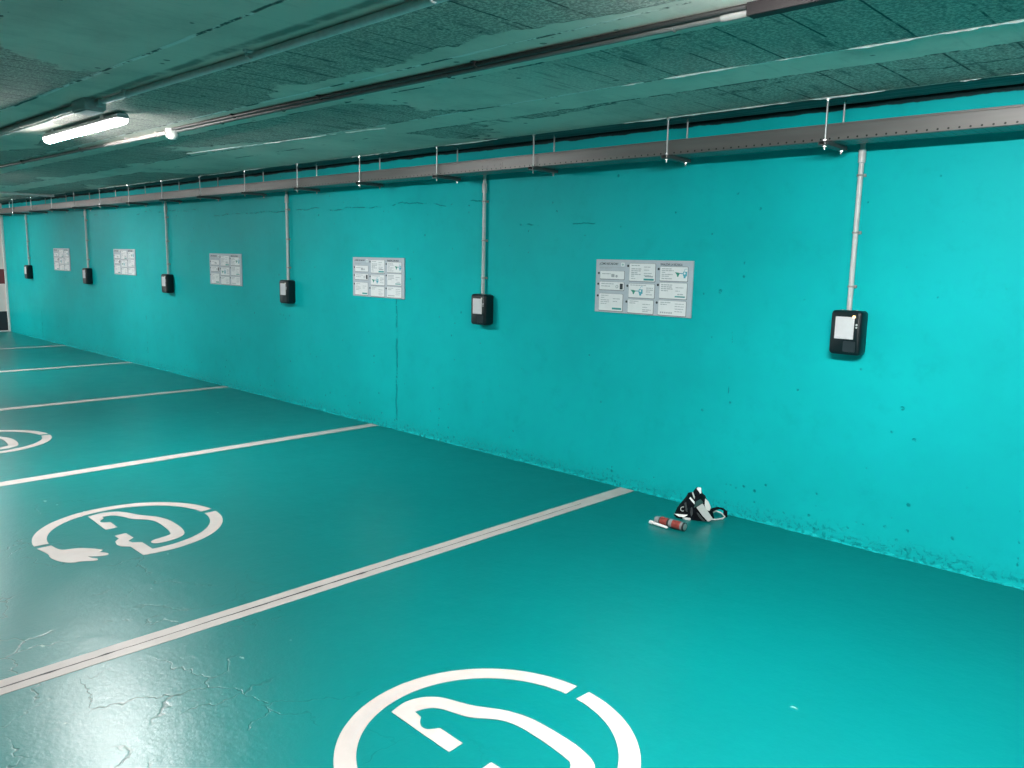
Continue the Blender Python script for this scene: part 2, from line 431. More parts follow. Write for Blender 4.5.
# ------------------------------------------------------------------ parking lines
lines = [(0.001, .097, 'white parking line with a dark groove down its middle, nearest the camera'),
         (-2.506, .095, 'white parking line meeting the wall under the second panel from the right'),
         (-5.035, .095, 'white parking line meeting the wall under the third panel from the right'),
         (-7.50, .095, 'white parking line meeting the wall under the fourth panel from the right'),
         (-9.90, .095, 'farthest white parking line, nearest the banded end wall')]
for i, (x, w, lab) in enumerate(lines):
    r = random.Random(i); pts = []
    n = 60; L = 5.0
    left = [(-w / 2 + r.uniform(-.0012, .0012), -.012 - L * k / n) for k in range(n + 1)]
    right = [(w / 2 + r.uniform(-.0012, .0012), -.012 - L * k / n) for k in range(n + 1)]
    o = MB().prism(left + right[::-1], 'z', 0, .0016).build('parking_line', M['mark'], loc=(x, 0, 0))
    tag(o, lab, 'line', 'white parking lines')
    if i == 0:
        g = MB(); bm = g.bm; yy = -.55; prev = None; n = 130
        for k in range(n + 1):
            yy = -.45 - 4.5 * k / n
            wd = (.0016 + .0020 * r.random()) * (1 + .5 * math.sin(yy * 5)) * (1.0 if r.random() < .92 else 2.2)
            if k < 25: wd *= .5
            if 34 < k < 40: wd *= 1.8
            xo = .002 + r.uniform(-.001, .001)
            cur = [bm.verts.new((xo - wd, yy, .0014)), bm.verts.new((xo + wd, yy, .0014)), bm.verts.new((xo + wd, yy, .0021)), bm.verts.new((xo - wd, yy, .0021))]
            if prev:
                for q in range(4): bm.faces.new((prev[q], prev[(q + 1) % 4], cur[(q + 1) % 4], cur[q]))
            else: bm.faces.new(cur)
            prev = cur
        bm.faces.new(prev[::-1])
        c = g.build('groove', M['groove'], o); c['label'] = 'dark narrow groove'

# ------------------------------------------------------------------ painted charging symbols
def arc(a0, a1, R, n):
    return [(R * math.cos(math.radians(a0 + (a1 - a0) * k / n)), R * math.sin(math.radians(a0 + (a1 - a0) * k / n))) for k in range(n + 1)]
def smooth_poly(pts, corners, it=2):
    """Chaikin on all but the named corner indices"""
    cur = [(p, i in corners) for i, p in enumerate(pts)]
    for _ in range(it):
        nx = []; n = len(cur)
        for i in range(n):
            p, c = cur[i]
            if c: nx.append((p, True)); continue
            a = cur[i - 1][0]; b = cur[(i + 1) % n][0]
            nx.append(((p[0] * .75 + a[0] * .25, p[1] * .75 + a[1] * .25), False))
            nx.append(((p[0] * .75 + b[0] * .25, p[1] * .75 + b[1] * .25), False))
        cur = nx
    return [p for p, _ in cur]
RO, RI = .422, .362
car = [(-.317, -.093), (-.333, -.036), (-.325, .01), (-.303, .045), (-.268, .072), (-.2, .094), (-.155, .115), (-.09, .159), (-.01, .182), (.055, .184), (.143, .179),
       (.19, .172), (.24, .158), (.272, .138), (.296, .1), (.304, .055), (.304, .01), (.29, -.014), (.262, -.014), (.246, .004), (.238, .044), (.228, .088), (.211, .103),
       (.165, .113), (.09, .122), (-.004, .127), (-.06, .113), (-.095, .087), (-.134, .052), (-.2, .034), (-.238, .021), (-.262, -.004), (-.27, -.042), (-.235, -.047),
       (-.216, -.068), (-.194, -.08), (-.17, -.075), (-.153, -.044), (-.054, -.047), (-.05, -.102), (-.16, -.099)]
car = smooth_poly(car, {0, 22, 32, 33, 37, 38, 39, 40})
low = [(.241, -.045), (.214, -.079), (.182, -.085), (.15, -.05), (.064, -.051), (.066, -.103), (.119, -.103), (.15, -.132), (.2, -.142), (.23, -.137), (.262, -.106)]
a_in = math.degrees(math.asin(-.045 / RI)); a_out = math.degrees(math.asin(-.106 / RO))
right_arc = arc(86.8, a_out, RO, 40) + low[::-1] + arc(a_in, 86.8, RI, 40)
left_arc = arc(93.4, 266.2, RO, 60) + arc(266.2, 93.4, RI, 60)
plug = [(.012, -.421), (.008, -.361), (.071, -.357), (.108, -.342), (.116, -.309), (.128, -.28), (.162, -.25), (.205, -.219), (.225, -.213), (.24, -.234), (.284, -.207), (.306, -.22),
        (.293, -.254), (.265, -.289), (.291, -.286), (.323, -.265), (.345, -.281), (.300, -.332), (.302, -.366), (.252, -.396), (.193, -.413), (.14, -.41), (.124, -.404)]
plug = smooth_poly(plug, {0, 1, 8, 9, 13})
syms = [(1.262, -2.414, 'white charging symbol painted in the nearest bay, cut by the bottom of the picture'),
        (-1.243, -2.415, 'complete white charging symbol of ring, car and plug in the second bay'),
        (-3.755, -2.46, 'white charging symbol in the third bay, cut by the left edge of the picture')]
for i, (x, y, lab) in enumerate(syms):
    if i == 0:
        s0 = empty('charging_symbol', (x, y, 0), lab, 'symbol', 'charging symbols on the floor')
        MB().prism(left_arc, 'z', 0, .0016).build('ring_arc', M['mark'], s0)
        MB().prism(right_arc, 'z', 0, .0016).build('ring_arc', M['mark'], s0)
        MB().prism(car, 'z', 0, .0016).build('car_outline', M['mark'], s0)
        MB().prism(plug, 'z', 0, .0016).build('plug', M['mark'], s0)
    else: copy_tree(s0, (x, y, 0), lab)

# ------------------------------------------------------------------ cable tray and its hangers
tr = empty('cable_tray', (0, -.195, 1.889), 'long grey perforated cable tray hung along the top of the teal wall', 'cable tray')
F, K, Z0 = -.27, -.12, 1.889
pr = [(F, Z0 + .075), (F - .003, Z0 + .073), (F - .003, Z0 + .067), (F, Z0 + .065), (F, Z0 + .003), (F + .003, Z0), (K - .003, Z0), (K, Z0 + .003), (K, Z0 + .075), (K - .003, Z0 + .075),
      (K - .003, Z0 + .004), (F + .004, Z0 + .004), (F + .004, Z0 + .075)]
b = MB().prism(pr, 'x', XL + .035, 4.6).build('tray_body', M['tray'], tr); b.location = (0, .195, -Z0)
for x in (-9.95, -6.95, -3.95, -.945, 2.05):
    m = MB().box((x - .1, F - .0022, Z0 + .009), (x + .1, F + .0002, Z0 + .061), .001)
    for dx in (-.08, -.03, .03, .08): m.tube([(x + dx, F - .0016, Z0 + .03), (x + dx, F - .005, Z0 + .03)], .005, 8)
    o = m.build('splice_plate', M['tray'], tr); o.location = (0, .195, -Z0)

hx = [1.167, .348, -.575, -1.44, -2.303, -3.157, -4.017, -4.88, -5.737, -6.6, -7.46, -8.32, -9.18, -10.04, -10.9, -11.76]
near_what = ['tray hanger nearest the camera, left of the rightmost conduit', 'second tray hanger from the right, above the nearest instruction panel',
    'third tray hanger from the right, just right of the second conduit', 'fourth tray hanger from the right, left of the second conduit',
    'fifth tray hanger from the right, above and left of the second instruction panel', 'sixth tray hanger from the right, beside the top of the third conduit',
    'seventh tray hanger from the right, above the third instruction panel', 'eighth tray hanger from the right, right of the fourth conduit',
    'ninth tray hanger from the right, directly over the fourth conduit', 'tenth tray hanger from the right, above the fourth instruction panel',
    'eleventh tray hanger from the right, right of the fifth conduit', 'twelfth tray hanger from the right, left of the fifth conduit',
    'thirteenth tray hanger from the right, above the farthest instruction panel', 'fourteenth tray hanger from the right, right of the farthest conduit',
    'fifteenth tray hanger from the right, left of the farthest conduit', 'last tray hanger, against the banded end wall']
for i, x in enumerate(hx):
    if i == 0:
        h0 = empty('tray_hanger', (x, -.195, 1.870), 'galvanised ' + near_what[0], 'hanger', 'threaded rod hangers of the cable tray')
        for yy, ztop in ((-.287 + .195, H - 1.870), (-.105 + .195, 2.092 - 1.870)):
            MB().tube([(0, yy, -.018), (0, yy, ztop)], .0042, 10).build('rod', M['galv'], h0, True)
            for za, zb in ((-.006, -.0005), (.0195, .026)): MB().tube([(0, yy, za), (0, yy, zb)], .010, 6).build('nut', M['zincbright'], h0)
            MB().tube([(0, yy, ztop - .012), (0, yy, ztop)], [.009, .010], 8).build('ceiling_anchor', M['zincbright'], h0)
        MB().prism([(-.0205, 0), (.0205, 0), (.0205, .0185), (.012, .0185), (.012, .0155), (.0175, .0155), (.0175, .003), (-.0175, .003), (-.0175, .0155), (-.012, .0155), (-.012, .0185), (-.0205, .0185)],
                   'y', -.115, .108).build('bracket', M['strut'], h0)
    else: copy_tree(h0, (x, -.195, 1.870), 'galvanised ' + near_what[i])

# ------------------------------------------------------------------ conduits down the wall
cz = [1.142, 1.11, 1.127, 1.114, 1.128, 1.12]       # conduit ends, each box hung at its own height
cx = [1.232, -1.257, -3.772, -6.288, -8.757, -11.275]
ordn = ['rightmost', 'second from right', 'third from right', 'fourth from right', 'fifth from right', 'farthest left']
for i, x in enumerate(cx):
    lab = 'grey vertical conduit on the teal wall above the %s charging box' % ['rightmost', 'second from right', 'third from right', 'fourth from right', 'fifth from right', 'farthest'][i]
    if i == 0:
        c0 = empty('conduit', (x, 0, cz[i]), lab, 'conduit', 'vertical conduits to the charging boxes')
        MB().tube([(0, -.022, -.005), (0, -.022, .80)], .0115, 14).build('pipe', M['pvc'], c0, True)
        MB().tube([(0, -.022, .675), (0, -.022, .678), (0, -.022, .735), (0, -.022, .738)], [.0125, .016, .016, .0125], 16).build('coupling', M['pvc'], c0, True)
        for z in (.11, .36, .62):
            m = MB(); m.torus((0, -.022, z), (0, 0, 1), .0125, .004, 20); m.box((-.02, -.012, z - .007), (.02, 0, z + .007), .002)
            m.build('clip', M['pvcwhite'], c0, True)
    else: copy_tree(c0, (x, 0, cz[i]), lab)

# ------------------------------------------------------------------ charging boxes
CW, CH, CD = .146, .208, .080
def rrect(w, h, r, n=6):
    out = []
    for cx_, cy_, a in ((w / 2 - r, h / 2 - r, 0), (-w / 2 + r, h / 2 - r, 90), (-w / 2 + r, -h / 2 + r, 180), (w / 2 - r, -h / 2 + r, 270)):
        out += [(cx_ + r * math.cos(math.radians(a + 90 * k / n)), cy_ + r * math.sin(math.radians(a + 90 * k / n))) for k in range(n + 1)]
    return out
def loft_rr(levels):
    m = MB(); bm = m.bm; rings = []
    for y, w, h, r in levels: rings.append([bm.verts.new((p[0], y, p[1])) for p in rrect(w, h, r)])
    n = len(rings[0])
    for A, B in zip(rings, rings[1:]):
        for k in range(n): bm.faces.new((A[k], A[(k + 1) % n], B[(k + 1) % n], B[k]))
    bm.faces.new(rings[0]); bm.faces.new(rings[-1][::-1])
    return m
clabels = ['black charging box with a glowing amber light, rightmost on the teal wall', 'black charging box between the nearest and second instruction panels',
           'black charging box between the second and third instruction panels', 'black charging box between the third and fourth instruction panels',
           'black charging box between the fourth and fifth instruction panels', 'black charging box farthest away, beside the banded end wall']
for i, x in enumerate(cx):
    loc = (x + .012, 0, cz[i] - .104)
    if i < 2:
        r = empty('charging_box', loc, clabels[i], 'charging box', 'black charging boxes along the wall')
        loft_rr([(0, CW - .008, CH - .008, .014), (-.012, CW - .004, CH - .004, .016), (-.016, CW, CH, .018), (-CD + .014, CW, CH, .018), (-CD + .005, CW - .006, CH - .006, .017), (-CD, CW - .018, CH - .018, .014)]).build('body', M['black'], r, True)
        for lx in (-.03, .036): MB().tube([(lx, -.052, CH / 2 - .004), (lx, -.052, CH / 2 + .0025)], .005, 8).build('screw_cap', M['box'], r)
        m = loft_rr([(-CD + .001, .058, .050, .005), (-CD - .0015, .057, .049, .005)]); m.xf(Matrix.Translation((.023, 0, -.064)))
        m.build('socket_cover', M['blacksoft'], r)
        m = MB().box((-.049, -CD - .0012, -.029), (.039, -CD + .001, .0745), .0004, 1)
        st = m.build('sticker', M['sticker'], r); st['label'] = 'white square sticker'
        MB().box((-.043, -CD - .0017, -.0235), (-.020, -CD - .0011, -.0215)).build('fine_print', M['greyink'], st)
        for z, q in ((.040, .0048), (.027, .0042)): MB().tube([(.050, -CD + .001, z), (.050, -CD - .0012, z)], q, 12).build('icon', M['icon'], r)
        m = loft_rr([(-CD + .001, .014, .012, .003), (-CD - .003, .012, .010, .003)]); m.xf(Matrix.Translation((.036, 0, .0765)))
        l = m.build('indicator_light', M['amber'] if i == 0 else M['led'], r)
        l['label'] = 'glowing amber light' if i == 0 else 'pale light lens'
        if i == 1: c1 = r
    else: copy_tree(c1, loc, clabels[i])

# ------------------------------------------------------------------ instruction panels
PW, PH, PT = .666, .311, .010
def text_mesh(s, size, mat, loc, parent, name, bold=0.0):
    cu = bpy.data.curves.new(name, 'FONT'); cu.body = s; cu.size = size; cu.extrude = .0003; cu.offset = bold
    t = bpy.data.objects.new(name, cu); col.objects.link(t)
    bpy.context.view_layer.update()
    me = bpy.data.meshes.new_from_object(t.evaluated_get(bpy.context.evaluated_depsgraph_get()))
    bpy.data.objects.remove(t); me.materials.clear(); me.materials.append(mat)
    o = bpy.data.objects.new(name, me); col.objects.link(o); o.parent = parent
    o.rotation_euler = (PI / 2, 0, 0); o.location = loc
    return o
def U(u): return -PW / 2 + PW * u * 4.85 / (4.4 + .45 * u)     # columns widen a little towards the right
def V(v): return PH / 2 - v * PH
def lines_block(m, u0, u1, v0, rows, dv, seed, h=.006, last=.6):
    r = random.Random(seed)
    for k in range(rows):
        e = u1 - (u1 - u0) * (r.uniform(0, .15) if k < rows - 1 else 1 - last)
        x = u0
        while x < e - .004:                       # word-length dashes of a line too small to read
            w = min(r.uniform(.018, .04), e - x)
            m.box((U(x), -PT - .0014, V(v0 + k * dv + h * 2)), (U(x + w), -PT - .0008, V(v0 + k * dv)))
            x += w + .005
# u0, u1, v0, v1 of each printed card
cards = [(.045, .292, .215, .365), (.042, .292, .42, .57), (.042, .285, .645, .965),
         (.345, .61, .065, .385), (.345, .61, .435, .69), (.342, .605, .73, .975),
         (.662, .945, .11, .36), (.662, .945, .395, .675), (.658, .945, .715, .975)]
slabels = ['pale instruction panel of nine cards with readable headings, rightmost on the wall', 'pale instruction panel above the second line, between the second and third charging boxes from right',
           'pale instruction panel between the third and fourth charging boxes from right', 'pale instruction panel between the fourth and fifth charging boxes from right',
           'smallest-looking pale instruction panel, between the two farthest charging boxes']
sx = [.037, -2.462, -4.978, -7.556, -9.818]
sz = [1.203, 1.187, 1.1945, 1.2265, 1.2245]
p0 = empty('instruction_panel', (sx[0], 0, sz[0]), slabels[0], 'sign', 'instruction panels along the wall')
MB().box((-PW / 2, -PT, -PH / 2), (PW / 2, -.0005, PH / 2), .0015, 2).build('backing_board', M['panel'], p0)
for k, (u0, u1, v0, v1) in enumerate(cards):
    w, h = U(u1) - U(u0), (v1 - v0) * PH
    m = loft_rr([(-PT + .0005, w + .007, h + .007, .006), (-PT - .0003, w + .006, h + .006, .006)]); m.xf(Matrix.Translation(((U(u0) + U(u1)) / 2 + .0015, 0, (V(v0) + V(v1)) / 2 - .0015)))
    fr = m.build('card_border', M['cardshade'], p0)
    m = loft_rr([(-PT, w, h, .005), (-PT - .0008, w, h, .005)]); m.xf(Matrix.Translation(((U(u0) + U(u1)) / 2, 0, (V(v0) + V(v1)) / 2)))
    cd = m.build('card', M['card'], p0)
    m = MB().tube([(U(u0) - .0105, -PT + .001, V(v0) - .014), (U(u0) - .0105, -PT - .001, V(v0) - .014)], .0072, 14)
    m.build('number_dot', M['ink'], p0)
    # printed content
    g = MB(); tl = MB(); ti = 0
    if k == 0:
        lines_block(g, .065, .155, .262, 1, .05, k, .007, 1)
        g.box((U(.16), -PT - .0014, V(.33)), (U(.192), -PT - .0008, V(.27))); g.tube([(U(.215), -PT - .0008, V(.31)), (U(.215), -PT - .0015, V(.31))], .008, 10)
    elif k == 1:
        lines_block(g, .06, .19, .45, 2, .045, k, .007, .7)
        g.torus((U(.222), -PT - .001, V(.505)), (0, 1, 0), .008, .002, 14)
        q = MB().box((U(.252), -PT - .0016, V(.555)), (U(.283), -PT - .0006, V(.445)), .0005, 1); q.build('phone_picture', M['ink'], cd)
    elif k == 2:
        lines_block(g, .06, .15, .675, 2, .04, k, .006, .4); lines_block(g, .06, .16, .76, 3, .035, k + 50, .006, .6)
        lines_block(g, .185, .26, .73, 2, .05, k + 70, .006, .6)
        tl.box((U(.18), -PT - .0016, V(.94)), (U(.275), -PT - .0007, V(.905))); ti = 1
    elif k == 3:
        lines_block(g, .365, .45, .095, 1, .04, k, .007, 1); lines_block(g, .365, .47, .155, 3, .035, k + 5, .008, .6)
        lines_block(g, .365, .47, .255, 2, .035, k + 9, .008, .3); lines_block(g, .365, .42, .335, 1, .03, k + 11, .006, .8)
        lines_block(g, .495, .57, .12, 2, .055, k + 17, .006, .7); lines_block(g, .495, .595, .235, 2, .035, k + 20, .006, .7)
        g.box((U(.505), -PT - .0014, V(.31)), (U(.59), -PT - .0008, V(.285)))
        tl.box((U(.495), -PT - .0016, V(.37)), (U(.6), -PT - .0007, V(.335))); ti = 1
    elif k == 4:
        lines_block(g, .36, .53, .455, 1, .04, k, .007, 1); lines_block(g, .525, .6, .5, 3, .035, k + 5, .007, .6); lines_block(g, .525, .6, .62, 1, .035, k + 6, .007, .9)
    elif k == 5:
        lines_block(g, .36, .46, .752, 2, .035, k, .007, .6); lines_block(g, .495, .58, .80, 2, .055, k + 5, .006, .6); lines_block(g, .495, .59, .90, 2, .03, k + 6, .006, .6)
    elif k == 6:
        lines_block(g, .68, .80, .14, 3, .032, k, .007, .3); lines_block(g, .68, .80, .24, 2, .032, k + 3, .007, .6); lines_block(g, .68, .80, .315, 1, .03, k + 5, .007, .9)
    elif k == 7:
        lines_block(g, .68, .80, .425, 4, .035, k, .008, .6); lines_block(g, .83, .92, .47, 2, .06, k + 4, .006, .5); lines_block(g, .85, .91, .585, 1, .03, k + 6, .008, 1)
        tl.box((U(.825), -PT - .0016, V(.648)), (U(.93), -PT - .0007, V(.625))); ti = 1
    else:
        lines_block(g, .68, .79, .742, 2, .035, k, .007, .6); lines_block(g, .83, .93, .76, 4, .045, k + 4, .006, .8)
        for a in range(6): g.box((U(.68 + a * .022), -PT - .0014, V(.945)), (U(.694 + a * .022), -PT - .0008, V(.918)))
    g.build('fine_print', M['greyink'], cd)
    if ti: tl.build('teal_button', M['tealink'], cd)
    else: tl.bm.free()
    if k in (4, 6):                                  # plug and charger drawing
        ou, ov = (.365, .565) if k == 4 else (.815, .22)
        X = lambda u: U(ou + u); Z = lambda v: V(ov + v)
        d = MB().prism([(X(0), Z(-.015)), (X(.03), Z(-.012)), (X(.058), Z(.0)), (X(.045), Z(.02)), (X(.034), Z(.065)), (X(.024), Z(.06)), (X(.022), Z(.03))], 'y', -PT - .0007, -PT - .0016)
        d.build('plug_picture', M['greenink'], cd)
        d = MB().box((X(.055), -PT - .0016, Z(.012)), (X(.09), -PT - .0007, Z(-.004)))
        d.prism([(X(.085), Z(-.03)), (X(.125), Z(-.03)), (X(.125), Z(.05)), (X(.112), Z(.055)), (X(.112), Z(.085)), (X(.092), Z(.085)), (X(.092), Z(.05)), (X(.085), Z(.04))], 'y', -PT - .0007, -PT - .0016)
        d.tube([(X(.096), -PT - .0011, Z(-.03)), (X(.1), -PT - .0011, Z(-.065)), (X(.112), -PT - .0011, Z(-.08)), (X(.125), -PT - .0011, Z(-.075))], .0012, 6)
        d.build('charger_picture', M['blueink'], cd)
        MB().tube([(X(.102), -PT - .0015, Z(.0)), (X(.102), -PT - .002, Z(.0))], .006, 10).build('socket_picture', M['card'], cd)
for s, u, v in (('¿CÓMO RECARGAR?', .035, .098), ('FINALIZAR LA RECARGA', .662, .09)):
    t = text_mesh(s, .0175, M['ink'], (U(u), -PT - .0004, V(v)), p0, 'heading', .0002)
    wd = max(v_.co.x for v_ in t.data.vertices)
    tgt = (.205 if s[0] == '¿' else .215) * PW
    t.scale = (tgt / wd, 1, 1); t['label'] = s
m = loft_rr([(-PT, .024, .022, .003), (-PT - .0008, .024, .022, .003)]); m.xf(Matrix.Translation((U(.275), 0, V(.09))))
lg = m.build('logo_square', M['card'], p0)
MB().torus((U(.275), -PT - .0012, V(.09)), (0, 1, 0), .0045, .0014, 14).build('logo_mark', M['tealink'], lg)
m = MB()
m.box((U(.035), -PT - .0006, V(.148)), (U(.292), -PT, V(.142))); m.box((U(.662), -PT - .0006, V(.103)), (U(.945), -PT, V(.097)))
m.build('rule', M['greyink'], p0)
m = MB(); lines_block(m, .037, .16, .155, 1, .03, 91, .006, 1); m.xf(Matrix.Translation((0, .0008, 0))); m.build('fine_print', M['greyink'], p0)
for i in range(1, 5): copy_tree(p0, (sx[i], 0, sz[i]), slabels[i])

# ------------------------------------------------------------------ ceiling lamps
FL = [(-2.42, -2.14), (2.1, -2.14), (-7.1, -2.14), (-11.6, -2.14)]
flab = ['lit white batten lamp on the ceiling at upper left', 'lit batten lamp beyond the right edge of the picture, same row', 'lit batten lamp beyond the left edge of the picture, same row', 'lit batten lamp beyond the left edge, farthest of the row']
for i, (x, y) in enumerate(FL):
    if i == 0:
        f0 = empty('batten_lamp', (x, y, H), flab[0], 'lamp', 'ceiling batten lamps')
        Ln = 1.19
        pts = [(.031 * math.cos(a), -.040 + .026 * math.sin(a)) for a in [PI * .94 + PI * 1.12 * k / 20 for k in range(21)]]
        MB().prism(pts, 'x', -Ln / 2, Ln / 2).build('diffuser', M['tube'], f0)
        MB().prism([(-.031, -.0345), (.031, -.0345), (.031, -.024), (.022, -.012), (-.022, -.012), (-.031, -.024)], 'x', -Ln / 2 - .012, Ln / 2 + .012).build('housing', M['housing'], f0)
        for dx in (-.4, .4): MB().box((dx - .02, -.035, -.015), (dx + .02, .035, 0), .002).build('mounting_clip', M['galv'], f0)
    else:
        lamp = copy_tree(f0, (x, y, H), flab[i])
        if i == 1:                                     # this lamp is the brighter of the row
            for ch in lamp.children:
                if ch.name.startswith('diffuser'):
                    ch.data = ch.data.copy(); ch.data.materials[0] = M['tubebright']

# ------------------------------------------------------------------ conduits and boxes on the ceiling
ZC = H - .016
def pipe_run(name, label, pts, r, mat, clips, cat='conduit', grp='conduits along the ceiling', jm=None):
    x0 = pts[0]
    o = empty(name, x0, label, cat, grp)
    loc = [tuple(Vector(p) - Vector(x0)) for p in pts]
    MB().tube(loc, r, 14).build('pipe', mat, o, True)
    a, b = Vector(loc[0]), Vector(loc[-1])
    for t in clips:
        p = a.lerp(b, t); d = (b - a).normalized(); s = d.cross(Vector((0, 0, 1)))
        m = MB(); m.torus(p, d, r + .001, .0035, 16)
        q = 0.016
        m.box((p.x - .008 - abs(s.x) * .014, p.y - .008 - abs(s.y) * .014, H - x0[2] - .009), (p.x + .008 + abs(s.x) * .014, p.y + .008 + abs(s.y) * .014, H - x0[2]), .001)
        m.build('clip', jm or mat, o, True)
    return o
pipe_run('ceiling_conduit', 'grey conduit on the ceiling running from the lit lamp to the top edge', [(-1.50, -2.345, ZC), (-.16, -2.318, ZC), (5.5, -2.318, ZC)], .014, M['pvc'], (.04, .2, .345, .5, .8))
pipe_run('ceiling_conduit', 'white conduit on the ceiling running left from the grey junction box', [(-1.74, -2.375, ZC), (-6.5, -2.39, ZC)], .014, M['pvcwhite'], (.08, .2, .4, .6))
pipe_run('ceiling_conduit', 'thin pale conduit on the ceiling beside the white one, left of the junction box', [(-1.76, -2.32, ZC + .005), (-6.5, -2.33, ZC + .005)], .009, M['pvc'], (.1, .3, .5))
pipe_run('ceiling_conduit', 'dark grey conduit across the ceiling, right of the small white box', [(-2.14, -1.708, ZC), (-1.29, -1.70, ZC), (.53, -1.675, ZC), (1.52, -1.66, ZC)], .011, M['pvcdark'], (.15, .32, .65, .93))
pipe_run('ceiling_conduit', 'thin black line alongside the dark grey ceiling conduit', [(-2.14, -1.735, ZC + .006), (-1.29, -1.728, ZC + .006), (.53, -1.703, ZC + .006), (1.52, -1.69, ZC + .006)], .008, M['cable'], (.2, .42, .7), 'cable')  # thin dark line drawn next to the conduit
pipe_run('ceiling_conduit', 'ceiling conduit left of the small white box, its light painted in white', [(-2.27, -1.715, ZC), (-3.2, -1.735, ZC)], .012, M['pvcwhite'], (.12, .6))  # lit length of the run, the light put into its colour
pipe_run('ceiling_conduit', 'ceiling conduit at far left beyond the white length, its shade painted in dark grey', [(-3.2, -1.735, ZC), (-7.5, -1.81, ZC)], .011, M['pvcdark'], (.1, .4, .7))  # same run further left, its shade put into the colour
pipe_run('ceiling_conduit', 'pale conduit crossing the ceiling above the far end of the cable tray', [(-9.18, -.25, ZC), (-9.18, -3.6, ZC)], .014, M['pvc'], (.1, .4, .7))
# trunking section that the dark conduit enters at top right
o = empty('ceiling_trunking', (1.5, -1.672, H), 'dark brown trunking bar on the ceiling at the top right edge', 'trunking')
MB().box((.02, -.022, -.036), (1.3, .022, .004), .003).build('trunking_body', M['bar'], o)
MB().tube([(-.07, .006, -.016), (.02, .006, -.016)], .0155, 14).build('coupling', M['couple'], o, True)
# junction box beside the lamp
o = empty('ceiling_junction_box', (-1.66, -2.36, H), 'grey junction box on the ceiling behind the lit lamp', 'junction box')
MB().box((-.09, -.05, -.05), (.09, .05, .004), .004).build('body', M['box'], o)
MB().box((-.083, -.044, -.058), (.083, .044, -.049), .003).build('lid', M['box'], o)
MB().tube([(-.115, -.015, -.020), (-.085, -.015, -.020)], .019, 12).build('cable_gland', M['pvcwhite'], o, True)
MB().tube([(.085, .012, -.020), (.14, .013, -.020)], .019, 12).build('cable_gland', M['box'], o, True)
# small white box in line with the dark conduit
o = empty('ceiling_sensor', (-2.2, -1.71, H), 'small white box on the ceiling at the start of the dark conduit', 'sensor')
MB().tube([(0, 0, 0), (0, 0, -.045), (0, 0, -.05)], [.038, .038, .034], 24).build('body', M['bagpale'], o, True)
MB().tube([(0, 0, -.049), (0, 0, -.056), (0, 0, -.062)], [.026, .024, .012], 20).build('lens', M['offwhite'], o, True)

# ------------------------------------------------------------------ the bundle on the floor by the wall
BO = Vector((.574, -.178, 0)); E1 = Vector((.866, .5, 0)); E2 = Vector((-.5, .866, 0))
def L(a, c, b=0): return E1 * a + E2 * b + Vector((0, 0, c))
bag = empty('bag', BO, 'crumpled black, grey and white fabric bag on the floor against the wall', 'bag')
outl = [(-.117, .012), (-.103, .045), (-.083, .078), (-.062, .104), (-.050, .132), (-.038, .126), (-.024, .118), (-.012, .150), (-.006, .165), (.014, .162), (.026, .135), (.036, .115), (.06, .084), (.075, .058), (.088, .03), (.094, .004), (.05, .0), (.0, .0), (-.06, .0), (-.105, .002)]
def mound():
    m = MB(); bm = m.bm; R = random.Random(3); rings = []
    cxm, czm = -.01, .055
    for b_, s in ((-.062, .18), (-.056, .5), (-.036, .82), (0, 1.0), (.03, .96), (.055, .75), (.068, .35)):
        ring = []
        for (a, c) in outl:
            aa = cxm + (a - cxm) * s; ccz = czm * (s if s < 1 else 1) * 0 + max(.0, (czm + (c - czm) * s) if c > .02 else c * s)
            if c <= .012: ccz = 0.0
            j = .007 if 0 < s < 1 else .0015
            ring.append(bm.verts.new(L(aa + R.uniform(-j, j), ccz + (R.uniform(-j, j) if ccz > .01 else 0), b_ + R.uniform(-j, j))))
        rings.append(ring)
    n = len(outl)
    for A, B in zip(rings, rings[1:]):
        for k in range(n): bm.faces.new((A[k], A[(k + 1) % n], B[(k + 1) % n], B[k]))
    bm.faces.new(rings[0]); bm.faces.new(rings[-1][::-1])
    return m
o = mound().build('fabric_body', M['bagblack'], bag, True)
def slab(name, pts, mat, t=.005, lab=None):
    """thin sewn panel: outline of (a, c, b) points, thickened towards the viewer"""
    m = MB(); bm = m.bm; n = len(pts)
    A = [bm.verts.new(L(*p)) for p in pts]; B = [bm.verts.new(L(p[0], p[1], p[2] - t)) for p in pts]
    bm.faces.new(A); bm.faces.new(B[::-1])
    for k in range(n): bm.faces.new((A[k], A[(k + 1) % n], B[(k + 1) % n], B[k]))
    bmesh.ops.bevel(bm, geom=list(bm.edges), offset=.0015, segments=2, affect='EDGES')
    o = m.build(name, mat, bag, True)
    if lab: o['label'] = lab
    return o
slab('side_panel', [(-.002, .074, -.062), (.028, .096, -.055), (.046, .075, -.064), (.086, .022, -.068), (.062, .006, -.078), (.03, .038, -.075)], M['baggrey'], .007, 'grey fabric panel')
slab('flap', [(.040, .118, -.03), (.058, .102, -.028), (.073, .072, -.034), (.066, .058, -.05), (.050, .062, -.052), (.040, .085, -.045)], M['bagpale'], .006, 'pale fabric flap')
slab('side_panel', [(-.016, .072, -.066), (-.006, .104, -.06), (.016, .118, -.052), (.034, .102, -.056), (.004, .082, -.066)], M['bagdgreen'], .004, 'dark green fabric panel')
slab('fold', [(-.066, .088, -.05), (-.056, .094, -.048), (-.050, .070, -.06), (-.046, .046, -.066), (-.056, .048, -.064), (-.060, .068, -.058)], M['foldgrey'], .006, 'dark grey fold')
slab('fold', [(-.030, .072, -.066), (-.022, .074, -.066), (-.018, .040, -.072), (-.026, .024, -.074), (-.032, .048, -.070)], M['foldgrey'], .006, 'dark grey fold')
